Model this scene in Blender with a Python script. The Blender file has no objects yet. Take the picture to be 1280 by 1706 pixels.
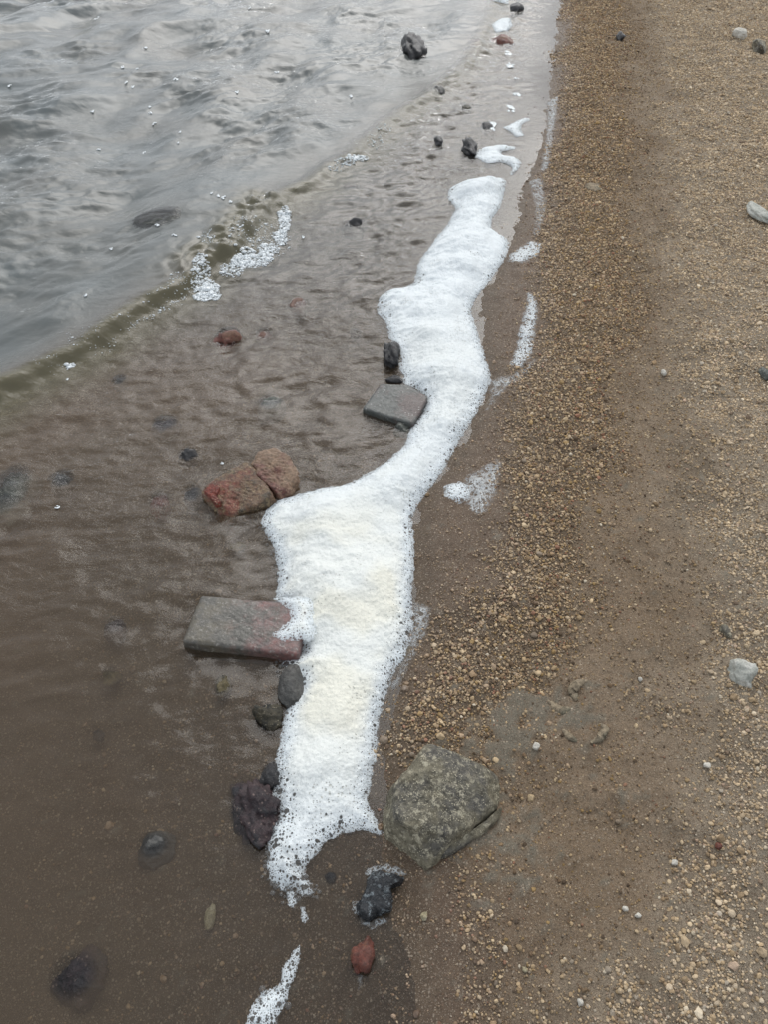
import bpy, math, random
import numpy as np
from mathutils import Vector
random.seed(7); RNG = np.random.default_rng(11)
scene = bpy.context.scene
COL = scene.collection
R = math.radians
# ------------------------------------------------------------------ camera, light
CAM_H, PITCH, F = 1.45, R(46), 853/math.tan(R(33))
cd = bpy.data.cameras.new('camera'); cam = bpy.data.objects.new('camera', cd); COL.objects.link(cam)
cam.location = (0, 0, CAM_H); cam.rotation_euler = (R(90)-PITCH, 0, 0)
cd.sensor_fit = 'VERTICAL'; cd.angle = R(66); cd.clip_start = 0.02; cd.clip_end = 2000
scene.camera = cam
SUN_EL, SUN_AZ = R(44), R(12)          # azimuth clockwise from +Y (far side, to the right)
w = bpy.data.worlds.new('World'); scene.world = w; w.use_nodes = True
nt = w.node_tree; nt.nodes.clear()
sky = nt.nodes.new('ShaderNodeTexSky'); sky.sky_type = 'NISHITA'; sky.sun_disc = False
sky.sun_elevation = SUN_EL; sky.sun_rotation = SUN_AZ; sky.dust_density = 4; sky.air_density = 1.0; sky.ozone_density = 1.5
hs = nt.nodes.new('ShaderNodeHueSaturation'); hs.inputs['Saturation'].default_value = 0.24
bg = nt.nodes.new('ShaderNodeBackground'); bg.inputs['Strength'].default_value = 0.12
wo = nt.nodes.new('ShaderNodeOutputWorld')
# soft overcast cloud variation, all round the dome
tc = nt.nodes.new('ShaderNodeTexCoord'); cn = nt.nodes.new('ShaderNodeTexNoise'); cn.inputs['Scale'].default_value = 2.2
cn.inputs['Detail'].default_value = 5
cr = nt.nodes.new('ShaderNodeMapRange'); cr.inputs['From Min'].default_value = .3; cr.inputs['From Max'].default_value = .7
cr.inputs['To Min'].default_value = .78; cr.inputs['To Max'].default_value = 1.2
mu = nt.nodes.new('ShaderNodeVectorMath'); mu.operation = 'SCALE'
nt.links.new(tc.outputs['Generated'], cn.inputs['Vector']); nt.links.new(cn.outputs['Fac'], cr.inputs['Value'])
ov = nt.nodes.new('ShaderNodeMix'); ov.data_type = 'RGBA'; ov.inputs[0].default_value = .50; ov.inputs[7].default_value = (7.2, 7.7, 8.3, 1)   # even cloud cover
nt.links.new(sky.outputs[0], hs.inputs['Color']); nt.links.new(hs.outputs[0], ov.inputs[6]); nt.links.new(ov.outputs[2], mu.inputs[0]); nt.links.new(cr.outputs[0], mu.inputs['Scale'])
nt.links.new(mu.outputs[0], bg.inputs['Color']); nt.links.new(bg.outputs[0], wo.inputs[0])
sl = bpy.data.lights.new('sun', 'SUN'); so = bpy.data.objects.new('sun', sl); COL.objects.link(so)
sl.energy = 1.0; sl.angle = R(48); sl.color = (1, .97, .92)
sd = Vector((math.sin(SUN_AZ)*math.cos(SUN_EL), math.cos(SUN_AZ)*math.cos(SUN_EL), math.sin(SUN_EL)))
so.rotation_euler = sd.to_track_quat('Z', 'Y').to_euler(); so.location = sd*20
vs = scene.view_settings; vs.view_transform = 'Standard'; vs.look = 'None'; vs.gamma = 1; vs.use_curve_mapping = False
vs.exposure = 0.36
scene.render.engine = 'CYCLES'
scene.cycles.transparent_max_bounces = 12

# ------------------------------------------------------------------ maths helpers
def ray(px, py):
    x = (np.asarray(px, float)-640)/F; y = -(np.asarray(py, float)-853)/F
    return x, math.cos(PITCH)+y*math.sin(PITCH), -math.sin(PITCH)+y*math.cos(PITCH)
def at_z(px, py, z=0.0):
    dx, dy, dz = ray(px, py); t = (z-CAM_H)/dz
    return dx*t, dy*t
_perm = np.random.default_rng(3).permutation(4096)
_ang = np.random.default_rng(4).random(4096)*2*np.pi
def pnoise(x, y, seed=0):
    x = np.asarray(x, float)+seed*17.31; y = np.asarray(y, float)-seed*9.73
    xi = np.floor(x).astype(np.int64); yi = np.floor(y).astype(np.int64); fx = x-xi; fy = y-yi
    def g(i, j):
        h = _perm[(_perm[i & 4095]+j) & 4095]; a = _ang[h]; return np.cos(a), np.sin(a)
    u = fx*fx*fx*(fx*(fx*6-15)+10); v = fy*fy*fy*(fy*(fy*6-15)+10)
    def d(i, j):
        gx, gy = g(xi+i, yi+j); return gx*(fx-i)+gy*(fy-j)
    a, b, c, e = d(0, 0), d(1, 0), d(0, 1), d(1, 1)
    return 1.5*((a+(b-a)*u)*(1-v)+(c+(e-c)*u)*v)
def fbm(x, y, oct=4, seed=0, gain=.5):
    s = 0; a = 1
    for k in range(oct):
        s = s+a*pnoise(x*2**k, y*2**k, seed+k*5); a *= gain
    return s
def pn3(p, f, seed=0):
    return (pnoise(p[:, 0]*f+p[:, 2]*f*.7, p[:, 1]*f-p[:, 2]*f*.4, seed)+pnoise(p[:, 2]*f+3, p[:, 0]*f*.6+p[:, 1]*f*.8, seed+3)
            + pnoise(p[:, 1]*f-5, p[:, 2]*f+p[:, 0]*f*.3, seed+6))/1.8
def sab(v, e=.09): return np.sqrt(v*v+e*e)
def sm(a, b, x):
    t = np.clip((x-a)/(b-a), 0, 1); return t*t*(3-2*t)
def line_fn(pts, zf=0.0):                      # polyline on the beach -> X as a function of Y
    P = np.array(pts, float); X, Y = at_z(P[:, 0], P[:, 1], zf); o = np.argsort(Y); X, Y = X[o], Y[o]
    s0 = (X[1]-X[0])/(Y[1]-Y[0])*.3; s1 = .22
    X = np.r_[X[0]-s0*.0-.0*50, X, X[-1]+s1*300]; Y = np.r_[Y[0]-50, Y, Y[-1]+300]
    return lambda y: np.interp(y, Y, X)
# ------------------------------------------------------------------ the lie of the land
shore_l = line_fn([(940, 0), (925, 100), (910, 200), (882, 300), (855, 400), (815, 480), (800, 560), (818, 630), (785, 710), (740, 790), (694, 850),
                   (692, 1000), (690, 1060), (645, 1180), (632, 1300), (640, 1400), (668, 1480), (690, 1560), (680, 1706)])
def shoreX(y):
    return (shore_l(y-.06)+shore_l(y-.02)+shore_l(y+.02)+shore_l(y+.06))/4
L1 = line_fn([(940, 0), (930, 150), (905, 300), (890, 430), (885, 600), (845, 700), (825, 830), (800, 950), (740, 1040), (690, 1120), (650, 1230),
              (720, 1430), (760, 1550), (775, 1706)], .015)
L2 = line_fn([(1040, 0), (1050, 150), (1050, 300), (1060, 450), (1045, 600), (1045, 750), (1015, 850), (990, 950), (980, 1050), (900, 1130), (865, 1200),
              (850, 1350), (820, 1450), (850, 1600), (870, 1706)], .03)
L3 = line_fn([(1085, 0), (1110, 150), (1120, 300), (1120, 450), (1140, 600), (1165, 750), (1180, 900), (1185, 1000), (1175, 1150), (1165, 1300),
              (1150, 1450), (1080, 1560), (1030, 1706)], .045)
def blob(X, Y, px, py, r, z=.03):
    cx, cy = at_z(px, py, z); return np.exp(-((X-cx)**2+(Y-cy)**2)/(r*r))
def zones(X, Y):
    n1 = fbm(X*4, Y*2.2, 3, 1)*.085+fbm(X*20, Y*20, 3, 2)*.035
    l1, l2, l3, s = L1(Y)+n1*.9, L2(Y)+n1*1.3, L3(Y)+n1*1.5, X-shore_l(Y)+n1*.3
    band = sm(-.07, .07, X-l1)*(1-sm(-.13, .12, X-l2))
    dry = sm(-.20, .15, X-l3)
    patchy = sm(-.1, .35, fbm(X*7, Y*5, 3, 9))
    track = sm(-.05, .05, X-l2)*(1-sm(-.05, .08, X-l3))
    wet = 1-sm(-.05, .22, X-l1)
    grav = np.clip(band*.97+dry*(.55+.4*patchy)+track*(.05+.25*patchy), 0, 1)
    mud = np.clip(blob(X, Y, 862, 1185, .055)*1.3+blob(X, Y, 850, 1240, .04)*1.2+blob(X, Y, 955, 1185, .07)*.8+blob(X, Y, 835, 1400, .08)*1.0+blob(X, Y, 800, 1240, .05)*.8
                  + blob(X, Y, 1055, 1345, .04)*.7, 0, 1)
    mud = sm(.40, .95, mud+fbm(X*26, Y*26, 4, 14, .6)*.75)
    grav = grav*(1-.75*mud)
    return band, dry, track, wet, grav, mud, s
def ground_z(X, Y, fine=True):
    X = np.asarray(X, float); Y = np.asarray(Y, float)
    s = X-shoreX(Y)
    up = np.where(s > 0, .075*np.minimum(s, .9)+.012*np.clip(s-.9, 0, 8), 0)
    dn = np.where(s < 0, -.45*(1-np.exp(np.minimum(s, 0)*.085/.45)), 0)
    z = up+dn+.007*sm(.0, .05, s)
    if not fine: return z
    l1, l2, l3 = L1(Y), L2(Y), L3(Y)
    beach = sm(-.02, .1, s)
    mid = (l2+l3)/2; wd = np.maximum((l3-l2)/2, .04)
    z = z-.010*beach*np.exp(-((X-mid)/wd)**2)+.008*beach*np.exp(-((X-(l1+l2)/2)/.10)**2)
    z = z+fbm(X*3, Y*3, 2, 20)*.012*sm(-.1, .3, s)+fbm(X*9, Y*9, 3, 21)*.0062*(.35+.65*beach)+fbm(X*38, Y*38, 3, 23)*.0022*(.4+.6*beach)+fbm(X*5, Y*5, 2, 24)*.004*beach
    # tyre marks: fine curved cross ridges in the compacted track
    tr = np.exp(-((X-mid)/(wd*.75))**2)*beach*sm(-.15, .2, fbm(X*2.1, Y*2.1, 2, 33))
    ph = (Y+.35*(X-mid)**2*6+.02*np.sin(X*30))/.022
    z = z+.0026*tr*np.sin(ph*2*np.pi)*sm(-.3, .2, fbm(X*12, Y*12, 2, 35))
    bump_ = sm(.15, .5, fbm(X*13, Y*10, 3, 37))*beach*(1-np.exp(-((X-(l1+l2)/2)/.12)**2)); z = z+.004*bump_*(1+fbm(X*70, Y*70, 2, 38)*.6)
    # hollow prints
    for (px, py, r, d) in ((1200, 1460, .07, .010), (1000, 1000, .06, .006), (1240, 640, .08, .010), (1150, 540, .07, .006), (900, 1510, .06, .006), (1180, 850, .06, .008)):
        z = z-d*blob(X, Y, px, py, r, .04)
    return z
def on_ground(px, py, dz=0.0):
    z = 0.0
    for k in range(8):
        X, Y = at_z(px, py, z); z = float(ground_z(X, Y))+dz
    return float(X), float(Y), z
# ------------------------------------------------------------------ the water surface
NX, NY = .885, -.465                                                      # shoreward
def crest(pts):
    P = np.array(pts, float); X, Y = at_z(P[:, 0], P[:, 1], .01); a = X*NX+Y*NY; b = -X*NY+Y*NX
    o = np.argsort(b); return a[o], b[o]
MAIN = crest([(-160, 735), (-60, 690), (0, 650), (60, 622), (150, 575), (230, 525), (315, 465), (390, 410), (450, 345), (530, 290), (600, 245), (650, 200), (720, 155), (790, 95),
              (815, 40), (830, 0), (840, -60)])
C2 = crest([(-100, 240), (0, 218), (70, 205), (130, 160), (190, 105), (250, 58), (330, 22), (400, -30)])
C3 = crest([(-100, 95), (0, 62), (60, 46), (120, 20), (200, -10), (260, -50)])
C4 = crest([(330, 320), (390, 282), (470, 262), (520, 245)])
C5 = crest([(480, 100), (540, 75), (600, 40)])
C6 = crest([(620, 520), (640, 430), (665, 340), (700, 260), (735, 190), (775, 130), (810, 80)])
def wave(X, Y, C, amp, back, front, fade=.0, wob=.012, seed=0):
    a = X*NX+Y*NY; b = -X*NY+Y*NX
    ac = np.interp(b, C[1], C[0])+wob*fbm(b*3.5, a*.5+seed, 3, seed, .4)
    d = a-ac
    h = np.where(d < 0, 1/(1+(d/back)**2), np.exp(-(np.maximum(d, 0)/front)**2))
    if fade: h = h*sm(C[1][0]-fade, C[1][0]+fade*.4, b)*(1-sm(C[1][-1]-fade*.4, C[1][-1]+fade, b))
    return amp*h, d, b
def water_z(X, Y, full=False):
    X = np.asarray(X, float); Y = np.asarray(Y, float)
    s = X-shoreX(Y); a = X*NX+Y*NY; b = -X*NY+Y*NX
    m, d, bb = wave(X, Y, MAIN, 1, .11, .034, 0, .028, 41)
    amp = .046*(1-.60*sm(1.6, 3.4, bb)) ; amp = amp*(.85+.3*pnoise(bb*3, bb*0, 44))
    z = m*amp
    z = z+wave(X, Y, C2, .045, .22, .10, .3, .03, 51)[0]+wave(X, Y, C3, .045, .20, .10, .3, .03, 57)[0]
    z = z+wave(X, Y, C4, .010, .06, .05, .12, .02, 61)[0]+wave(X, Y, C5, .012, .07, .06, .2, .03, 67)[0]
    z = z+wave(X, Y, C6, .0045, .10, .02, .2, .02, 71)[0]
    sea = sm(.02, -.12, d) if False else 1-sm(-.12, .02, d)
    inn = sm(0, .25, -s)*(1-sea)
    n_damp = sm(.0, .35, -d)*.75+.25; tail = 1-.8*sm(4, 14, np.hypot(X, Y-3))
    # wind waves seaward: elongated along the crests, turned a little by slow noise
    wx = a*.92+b*.25+.05*pnoise(a*2, b*2, 80); wy = b*.95-a*.3
    pt = .45+.9*sm(-.25, .3, fbm(X*1.3, Y*1.3, 2, 79))
    tq = .12*pnoise(X*1.1, Y*1.1, 78); u = X*.92+Y*.39; v = -X*.39+Y*.92+tq
    n = fbm(wx*2.1, wy*1.0, 2, 81, .5)*.050+(.5-sab(pnoise(u*1.9, v*3.6, 84), .12))*.040+(.4-sab(pnoise(u*4.2+2, v*8.5, 85), .08))*.017*pt
    n = n+pt*(fbm(u*9, v*19, 3, 88, .55)*.0050+(.4-sab(pnoise(u*15, v*36, 90), .06))*.0028+fbm(u*38, v*70, 2, 89)*.0007)
    z = z+sea*n*tail*n_damp
    # inner water: smaller wrinkles that die towards the calm near corner
    calm = sm(.55, 1.7, Y+X*-.25)
    n2 = fbm(X*5+Y*3, Y*10-X*3, 3, 91, .6)*.0048+(.4-sab(pnoise(X*7+Y*5, Y*17-X*6, 94), .05))*.0058+(.4-sab(pnoise(X*16+Y*9, Y*42-X*14, 95), .04))*.0026+fbm(X*30+Y*9, Y*52, 2, 96)*.0011
    near6 = sm(-.25, .0, -np.abs(a-np.interp(b, C6[1], C6[0])))*sm(1.9, 2.6, Y)
    z = z+inn*n2*(.22+.85*calm+.9*near6)*tail
    # churned water of the breaker
    ch = np.exp(-((d+.045)/.075)**2)*sm(.55, .75, bb_n(bb, 0))*(1-sm(.90, 1.0, bb_n(bb, 1)))
    z = z+ch*(np.abs(pnoise(X*15, Y*15, 98))*.045+np.abs(pnoise(X*60, Y*60, 99))*.006-.004)
    z = z*(.12+.88*sm(0, .22, -s))
    if full: return z, d, bb, s
    return z
B0 = None
def bb_n(bb, k):
    global B0
    if B0 is None:
        P = [(290, 480), (490, 330)]; B0 = []
        for p in P:
            x, y = at_z(*p, .01); B0.append(-x*NY+y*NX)
    lo, hi = B0
    return (bb-lo)/(hi-lo)*.4+.6 if k == 0 else (bb-lo)/(hi-lo)
def on_water(px, py, dz=0.0):
    z = 0.0
    for k in range(8):
        X, Y = at_z(px, py, z); z = float(water_z(X, Y))+dz
    return float(X), float(Y), z
# ------------------------------------------------------------------ mesh helpers
def tag(o, label=None, cat=None, group=None, kind=None):
    if label: o['label'] = label
    if cat: o['category'] = cat
    if group: o['group'] = group
    if kind: o['kind'] = kind
    return o
def mesh_np(name, V, Fc, mat, parent=None, smooth=True, attrs=None, origin=None):
    V = np.asarray(V, np.float32).copy(); Fc = np.asarray(Fc, np.int32)
    if origin is not None: V -= np.asarray(origin, np.float32)
    me = bpy.data.meshes.new(name)
    nv, nf, k = len(V), len(Fc), (Fc.shape[1] if len(Fc) else 0)
    me.vertices.add(nv); me.vertices.foreach_set('co', V.ravel())
    if nf:
        me.loops.add(nf*k); me.loops.foreach_set('vertex_index', Fc.ravel())
        me.polygons.add(nf); me.polygons.foreach_set('loop_start', np.arange(0, nf*k, k, dtype=np.int32))
        me.polygons.foreach_set('use_smooth', np.full(nf, smooth))
    me.update(calc_edges=True); me.validate()
    for an, (ty, dat) in (attrs or {}).items():
        at = me.attributes.new(an, ty, 'POINT')
        key = {'FLOAT': 'value', 'INT': 'value', 'FLOAT_VECTOR': 'vector', 'FLOAT_COLOR': 'color'}[ty]
        at.data.foreach_set(key, np.ascontiguousarray(dat, np.int32 if ty == 'INT' else np.float32).ravel())
    if mat: me.materials.append(mat)
    o = bpy.data.objects.new(name, me); COL.objects.link(o)
    if origin is not None: o.location = origin
    if parent: o.parent = parent; o.location = Vector(origin)-parent.location if origin is not None else -parent.location
    return o
def grid_faces(ny, nx):
    i = np.arange(ny*nx).reshape(ny, nx)
    return np.stack([i[:-1, :-1], i[:-1, 1:], i[1:, 1:], i[1:, :-1]], -1).reshape(-1, 4)
def keep(V, Fc, mask, attrs):
    Fc = Fc[mask]; used = np.unique(Fc); re = np.full(len(V), -1); re[used] = np.arange(len(used))
    return V[used], re[Fc], {k: (t, d[used]) for k, (t, d) in attrs.items()}
def axis(lo, hi, f, far_lo, far_hi, n=26):
    xs = [lo]
    while xs[-1] < hi: xs.append(xs[-1]+f(xs[-1]))
    a = lo-np.geomspace(.02, lo-far_lo, n)[::-1]; b = xs[-1]+np.geomspace(.02, far_hi-xs[-1], n)
    return np.r_[a, xs, b]
# ------------------------------------------------------------------ node helper
class NT:
    def __init__(s, name):
        s.m = bpy.data.materials.new(name); s.m.use_nodes = True; s.t = s.m.node_tree; s.t.nodes.clear()
        s.out = s.t.nodes.new('ShaderNodeOutputMaterial')
        s.geo = s.t.nodes.new('ShaderNodeTexCoord').outputs['Object']
    def n(s, ty, props=None, **ins):
        nd = s.t.nodes.new(ty)
        for k, v in (props or {}).items(): setattr(nd, k, v)
        for k, v in ins.items():
            k = int(k[1:]) if k[0] == '_' and k[1:].isdigit() else k.replace('_', ' ')
            sk = nd.inputs[k]
            if isinstance(v, bpy.types.NodeSocket): s.t.links.new(v, sk)
            else: sk.default_value = v
        return nd
    def noise(s, scale, detail=3, rough=.55, vec=None, dist=0):
        return s.n('ShaderNodeTexNoise', None, Vector=vec or s.geo, Scale=scale, Detail=detail, Roughness=rough, Distortion=dist).outputs['Fac']
    def mr(s, v, a, b, c=0., d=1.):
        return s.n('ShaderNodeMapRange', None, Value=v, From_Min=a, From_Max=b, To_Min=c, To_Max=d).outputs[0]
    def math(s, op, a, b=0., c=None):
        kw = {'_0': a, '_1': b}
        if c is not None: kw['_2'] = c
        return s.n('ShaderNodeMath', {'operation': op}, **kw).outputs[0]
    def mix(s, f, a, b, bt='MIX'):
        nd = s.t.nodes.new('ShaderNodeMix'); nd.data_type = 'RGBA'; nd.blend_type = bt
        for k, v in ((0, f), (6, a), (7, b)):
            if isinstance(v, bpy.types.NodeSocket): s.t.links.new(v, nd.inputs[k])
            else: nd.inputs[k].default_value = v if k == 0 or len(v) == 4 else (*v, 1)
        return nd.outputs[2]
    def attr(s, name, out='Fac', ty='GEOMETRY'):
        return s.n('ShaderNodeAttribute', {'attribute_name': name, 'attribute_type': ty}).outputs[out]
    def bump(s, h, strength=.5, dist=.002, nrm=None):
        kw = dict(Height=h, Strength=strength, Distance=dist)
        if nrm: kw['Normal'] = nrm
        return s.n('ShaderNodeBump', None, **kw).outputs[0]
    def pbsdf(s, col, rough, spec=.5, nrm=None, **kw):
        d = dict(Base_Color=col if isinstance(col, bpy.types.NodeSocket) else (*col, 1), Roughness=rough); d['Specular_IOR_Level'] = spec
        if nrm: d['Normal'] = nrm
        b = s.n('ShaderNodeBsdfPrincipled')
        for k, v in d.items():
            sk = b.inputs[k.replace('_', ' ')]
            if isinstance(v, bpy.types.NodeSocket): s.t.links.new(v, sk)
            else: sk.default_value = v
        return b.outputs[0]
    def vor(s, scale, feature='F1', dim='3D', vec=None, rnd=1.0):
        return s.n('ShaderNodeTexVoronoi', {'feature': feature, 'voronoi_dimensions': dim}, Vector=vec or s.geo, Scale=scale, Randomness=rnd)
    def done(s, sh, disp=None):
        s.t.links.new(sh, s.out.inputs[0]); return s.m
# ------------------------------------------------------------------ materials
def mat_ground():
    k = NT('beach_sand')
    wet, dry, grav, mud = k.attr('wet'), k.attr('dry'), k.attr('grav'), k.attr('mud')
    n1 = k.noise(3.5, 4); n2 = k.noise(38, 5, .65); n3 = k.noise(420, 4, .75); n4 = k.noise(1100, 2, .7)
    n5 = k.noise(150, 5, .8)
    sand = k.mix(k.mr(n1, .35, .65), (.275, .200, .132), (.330, .246, .168))
    sand = k.mix(k.mr(dry, 0, 1, 0, .8), sand, (.48, .405, .31))
    wetc = k.mix(k.mr(n2, .35, .65), (.158, .104, .068), (.210, .146, .098))
    wetc = k.mix(k.attr('soak'), wetc, k.mix(k.mr(n2, .35, .65), (.112, .078, .050), (.160, .116, .076)))
    c = k.mix(wet, sand, wetc)
    c = k.mix(k.math('MULTIPLY', k.mr(grav, .3, .9), .5), c, (.135, .104, .072))
    mc = k.mix(k.mr(n5, .40, .62), (.17, .16, .125), (.36, .335, .27))
    c = k.mix(k.math('MULTIPLY', mud, .75), c, mc)
    c = k.mix(k.mr(n5, .42, .66, 0, .55), c, k.mix(.6, c, (.02, .015, .01)))
    c = k.mix(k.mr(n3, .35, .7, 0, .6), c, k.mix(.6, c, (.02, .015, .01)))
    # single grains: scattered pale, ochre and dark specks, in three sizes
    hg = None
    for fr_, th, am in ((520, .55, .55), (330, .62, .6), (190, .76, .7)):
        v = k.vor(fr_); p_ = k.n('ShaderNodeSeparateColor', None, Color=v.outputs['Color'])
        gr = k.math('MULTIPLY', k.mr(v.outputs['Distance'], .48, .36), k.math('GREATER_THAN', p_.outputs[0], th))
        gc = k.mix(p_.outputs[1], k.mix(p_.outputs[2], (.06, .045, .035), (.20, .12, .07)), (.46, .38, .29))
        c = k.mix(k.math('MULTIPLY', gr, am), c, gc)
        hg = gr if hg is None else k.math('MAXIMUM', hg, gr)
    rough = k.mr(wet, 0, 1, .95, .55)
    h = k.math('ADD', k.math('MULTIPLY', n3, 1.0), k.math('MULTIPLY', n4, .6))
    h = k.math('ADD', h, k.math('MULTIPLY', hg, .6))
    b = k.bump(h, .9, .0026, k.bump(n5, .6, .006, k.bump(n2, .5, .008)))
    return k.done(k.pbsdf(c, rough, k.mr(wet, 0, 1, .15, .35), b))
def mat_pebble():
    k = NT('pebble_mix')
    col = k.attr('pcol', 'Color', 'INSTANCER'); n = k.noise(2.2, 3)
    c = k.mix(k.mr(n, .3, .7, 0, .5), col, k.mix(.6, col, (.03, .02, .012)))
    wet = k.attr('pwet', 'Fac', 'INSTANCER')
    return k.done(k.pbsdf(c, k.mr(wet, 0, 1, .85, .35), k.mr(wet, 0, 1, .2, .5)))
def mat_water():
    k = NT('shore_water')
    murk, seaf = k.attr('murk'), k.attr('sea')
    m1 = k.n('ShaderNodeMapping', None, Vector=k.geo, Rotation=(0, 0, R(-16)), Scale=(1, 1.9, 1)).outputs[0]
    patch = k.mr(k.noise(1.7, 3), .38, .62, .25, .9); a = k.noise(32, 5, .62, m1, .6); b_ = k.noise(95, 3, .6, m1, .3)
    m2 = k.n('ShaderNodeMapping', None, Vector=k.geo, Rotation=(0, 0, R(12)), Scale=(1, 2.2, 1)).outputs[0]
    c_ = k.noise(12, 4, .6, m2, 1.0)
    calm = k.math('MULTIPLY', k.math('MULTIPLY', k.attr('calm'), patch), k.mr(seaf, 0, 1, .9, .75))
    nb = k.bump(a, k.math('MULTIPLY', calm, .62), .009, k.bump(b_, k.math('MULTIPLY', calm, .30), .004, k.bump(c_, k.math('MULTIPLY', calm, .42), .018)))
    mc = k.mix(seaf, (.138, .096, .062), (.118, .132, .132))
    mc = k.mix(k.mr(k.noise(2.2, 4), .35, .7, 0, .4), mc, (.112, .092, .066))
    mc = k.mix(k.math('MULTIPLY', k.attr('face'), .8), mc, (.105, .094, .052))
    dif = k.n('ShaderNodeBsdfDiffuse', None, Color=mc).outputs[0]
    tr = k.n('ShaderNodeBsdfTransparent', None, Color=k.mix(k.mr(murk, 0, .3), (1, 1, 1), (.90, .90, .85))).outputs[0]
    body = k.n('ShaderNodeMixShader', None, _0=murk, _1=tr, _2=dif).outputs[0]
    gl = k.n('ShaderNodeBsdfGlossy', None, Color=(1, 1, 1, 1), Roughness=.04, Normal=nb).outputs[0]
    fr = k.n('ShaderNodeFresnel', None, IOR=1.34, Normal=nb).outputs[0]
    return k.done(k.n('ShaderNodeMixShader', None, _0=fr, _1=body, _2=gl).outputs[0])
def mat_foam(name='foam', lace=0.0):
    k = NT(name)
    edge, cream, lac = k.attr('edge'), k.attr('cream'), k.attr('lace')
    pos = k.geo
    wv = k.n('ShaderNodeVectorMath', {'operation': 'MULTIPLY'}, _0=pos, _1=(1, 1, 0.0)).outputs[0]
    wob = k.n('ShaderNodeTexNoise', None, Vector=pos, Scale=60, Detail=2); 
    def holes(scale, lim, thr):
        v = k.vor(scale, 'F1', '2D', wv); sp = k.n('ShaderNodeSeparateColor', None, Color=v.outputs['Color'])
        rad = k.math('MULTIPLY', lim, k.mr(sp.outputs[0], thr, 1, .25, 1))
        rad = k.math('MULTIPLY', rad, k.math('GREATER_THAN', sp.outputs[0], thr))
        return k.mr(k.math('SUBTRACT', v.outputs['Distance'], rad), -.06, .05, 1, 0)
    e1 = k.mr(edge, 0, .050, 1, 0)              # big bubbles only close to the rim
    e2 = k.mr(edge, 0, .036, 1, 0)
    n = k.noise(14, 3)
    big = holes(68, k.math('MULTIPLY', k.math('ADD', k.math('MULTIPLY', k.mr(n, .42, .60), e1), k.math('MULTIPLY', lac, 1.1)), .47), .35)
    mid = holes(150, k.math('MULTIPLY', k.math('ADD', k.math('MULTIPLY', e1, .85), k.math('MULTIPLY', lac, .8)), .46), .35)
    sml = holes(330, k.math('ADD', k.math('MULTIPLY', e2, .42), k.math('MULTIPLY', lac, .3)), .2)
    pits = holes(130, k.math('MULTIPLY', k.mr(k.noise(9, 5, .7), .50, .66), .36), .35)
    hole = k.math('MAXIMUM', k.math('MAXIMUM', big, mid), sml)
    rim = k.mr(edge, 0, .0035, 1, 0)
    fade = k.math('MULTIPLY', k.mr(k.noise(40, 5, .7), .40, .58), k.mr(lac, .55, .95))
    hole = k.math('MAXIMUM', hole, k.math('MULTIPLY', rim, k.mr(k.noise(260, 2), .42, .52)))
    hole = k.math('MAXIMUM', hole, k.math('MULTIPLY', fade, .8))
    op = k.mr(hole, 0, 1, 1, .10)
    op = k.math('MULTIPLY', op, k.mr(lac, .3, .9, 1, .58))
    op = k.math('MULTIPLY', op, k.mr(edge, 0, .016, .62, 1))
    film = k.mr(lac, .35, .55); op = k.math('MULTIPLY', op, k.math('SUBTRACT', 1, k.math('MULTIPLY', film, k.mr(edge, .0, .012, .85, 0))))
    white = k.mix(cream, (.84, .895, .92), (.90, .885, .77))
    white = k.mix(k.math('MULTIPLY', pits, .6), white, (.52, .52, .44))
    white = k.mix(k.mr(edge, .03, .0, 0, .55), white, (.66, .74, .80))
    fine = k.noise(700, 2, .7); vb = k.vor(240).outputs['Distance']; vb2 = k.vor(110).outputs['Distance']
    h = k.math('ADD', k.math('MULTIPLY', fine, .4), k.math('ADD', k.math('MULTIPLY', vb, .6), k.math('MULTIPLY', vb2, .6)))
    b = k.bump(h, .6, -.0020, k.bump(k.noise(110, 5, .75), .5, .004, k.bump(pits, .8, -.003)))
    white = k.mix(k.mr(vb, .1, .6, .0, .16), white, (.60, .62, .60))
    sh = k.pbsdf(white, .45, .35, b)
    tl = k.n('ShaderNodeBsdfTranslucent', None, Color=(.8, .82, .8, 1)).outputs[0]
    sh = k.n('ShaderNodeMixShader', None, _0=.18, _1=sh, _2=tl).outputs[0]
    tr = k.n('ShaderNodeBsdfTransparent').outputs[0]
    return k.done(k.n('ShaderNodeMixShader', None, _0=op, _1=tr, _2=sh).outputs[0])
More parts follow.
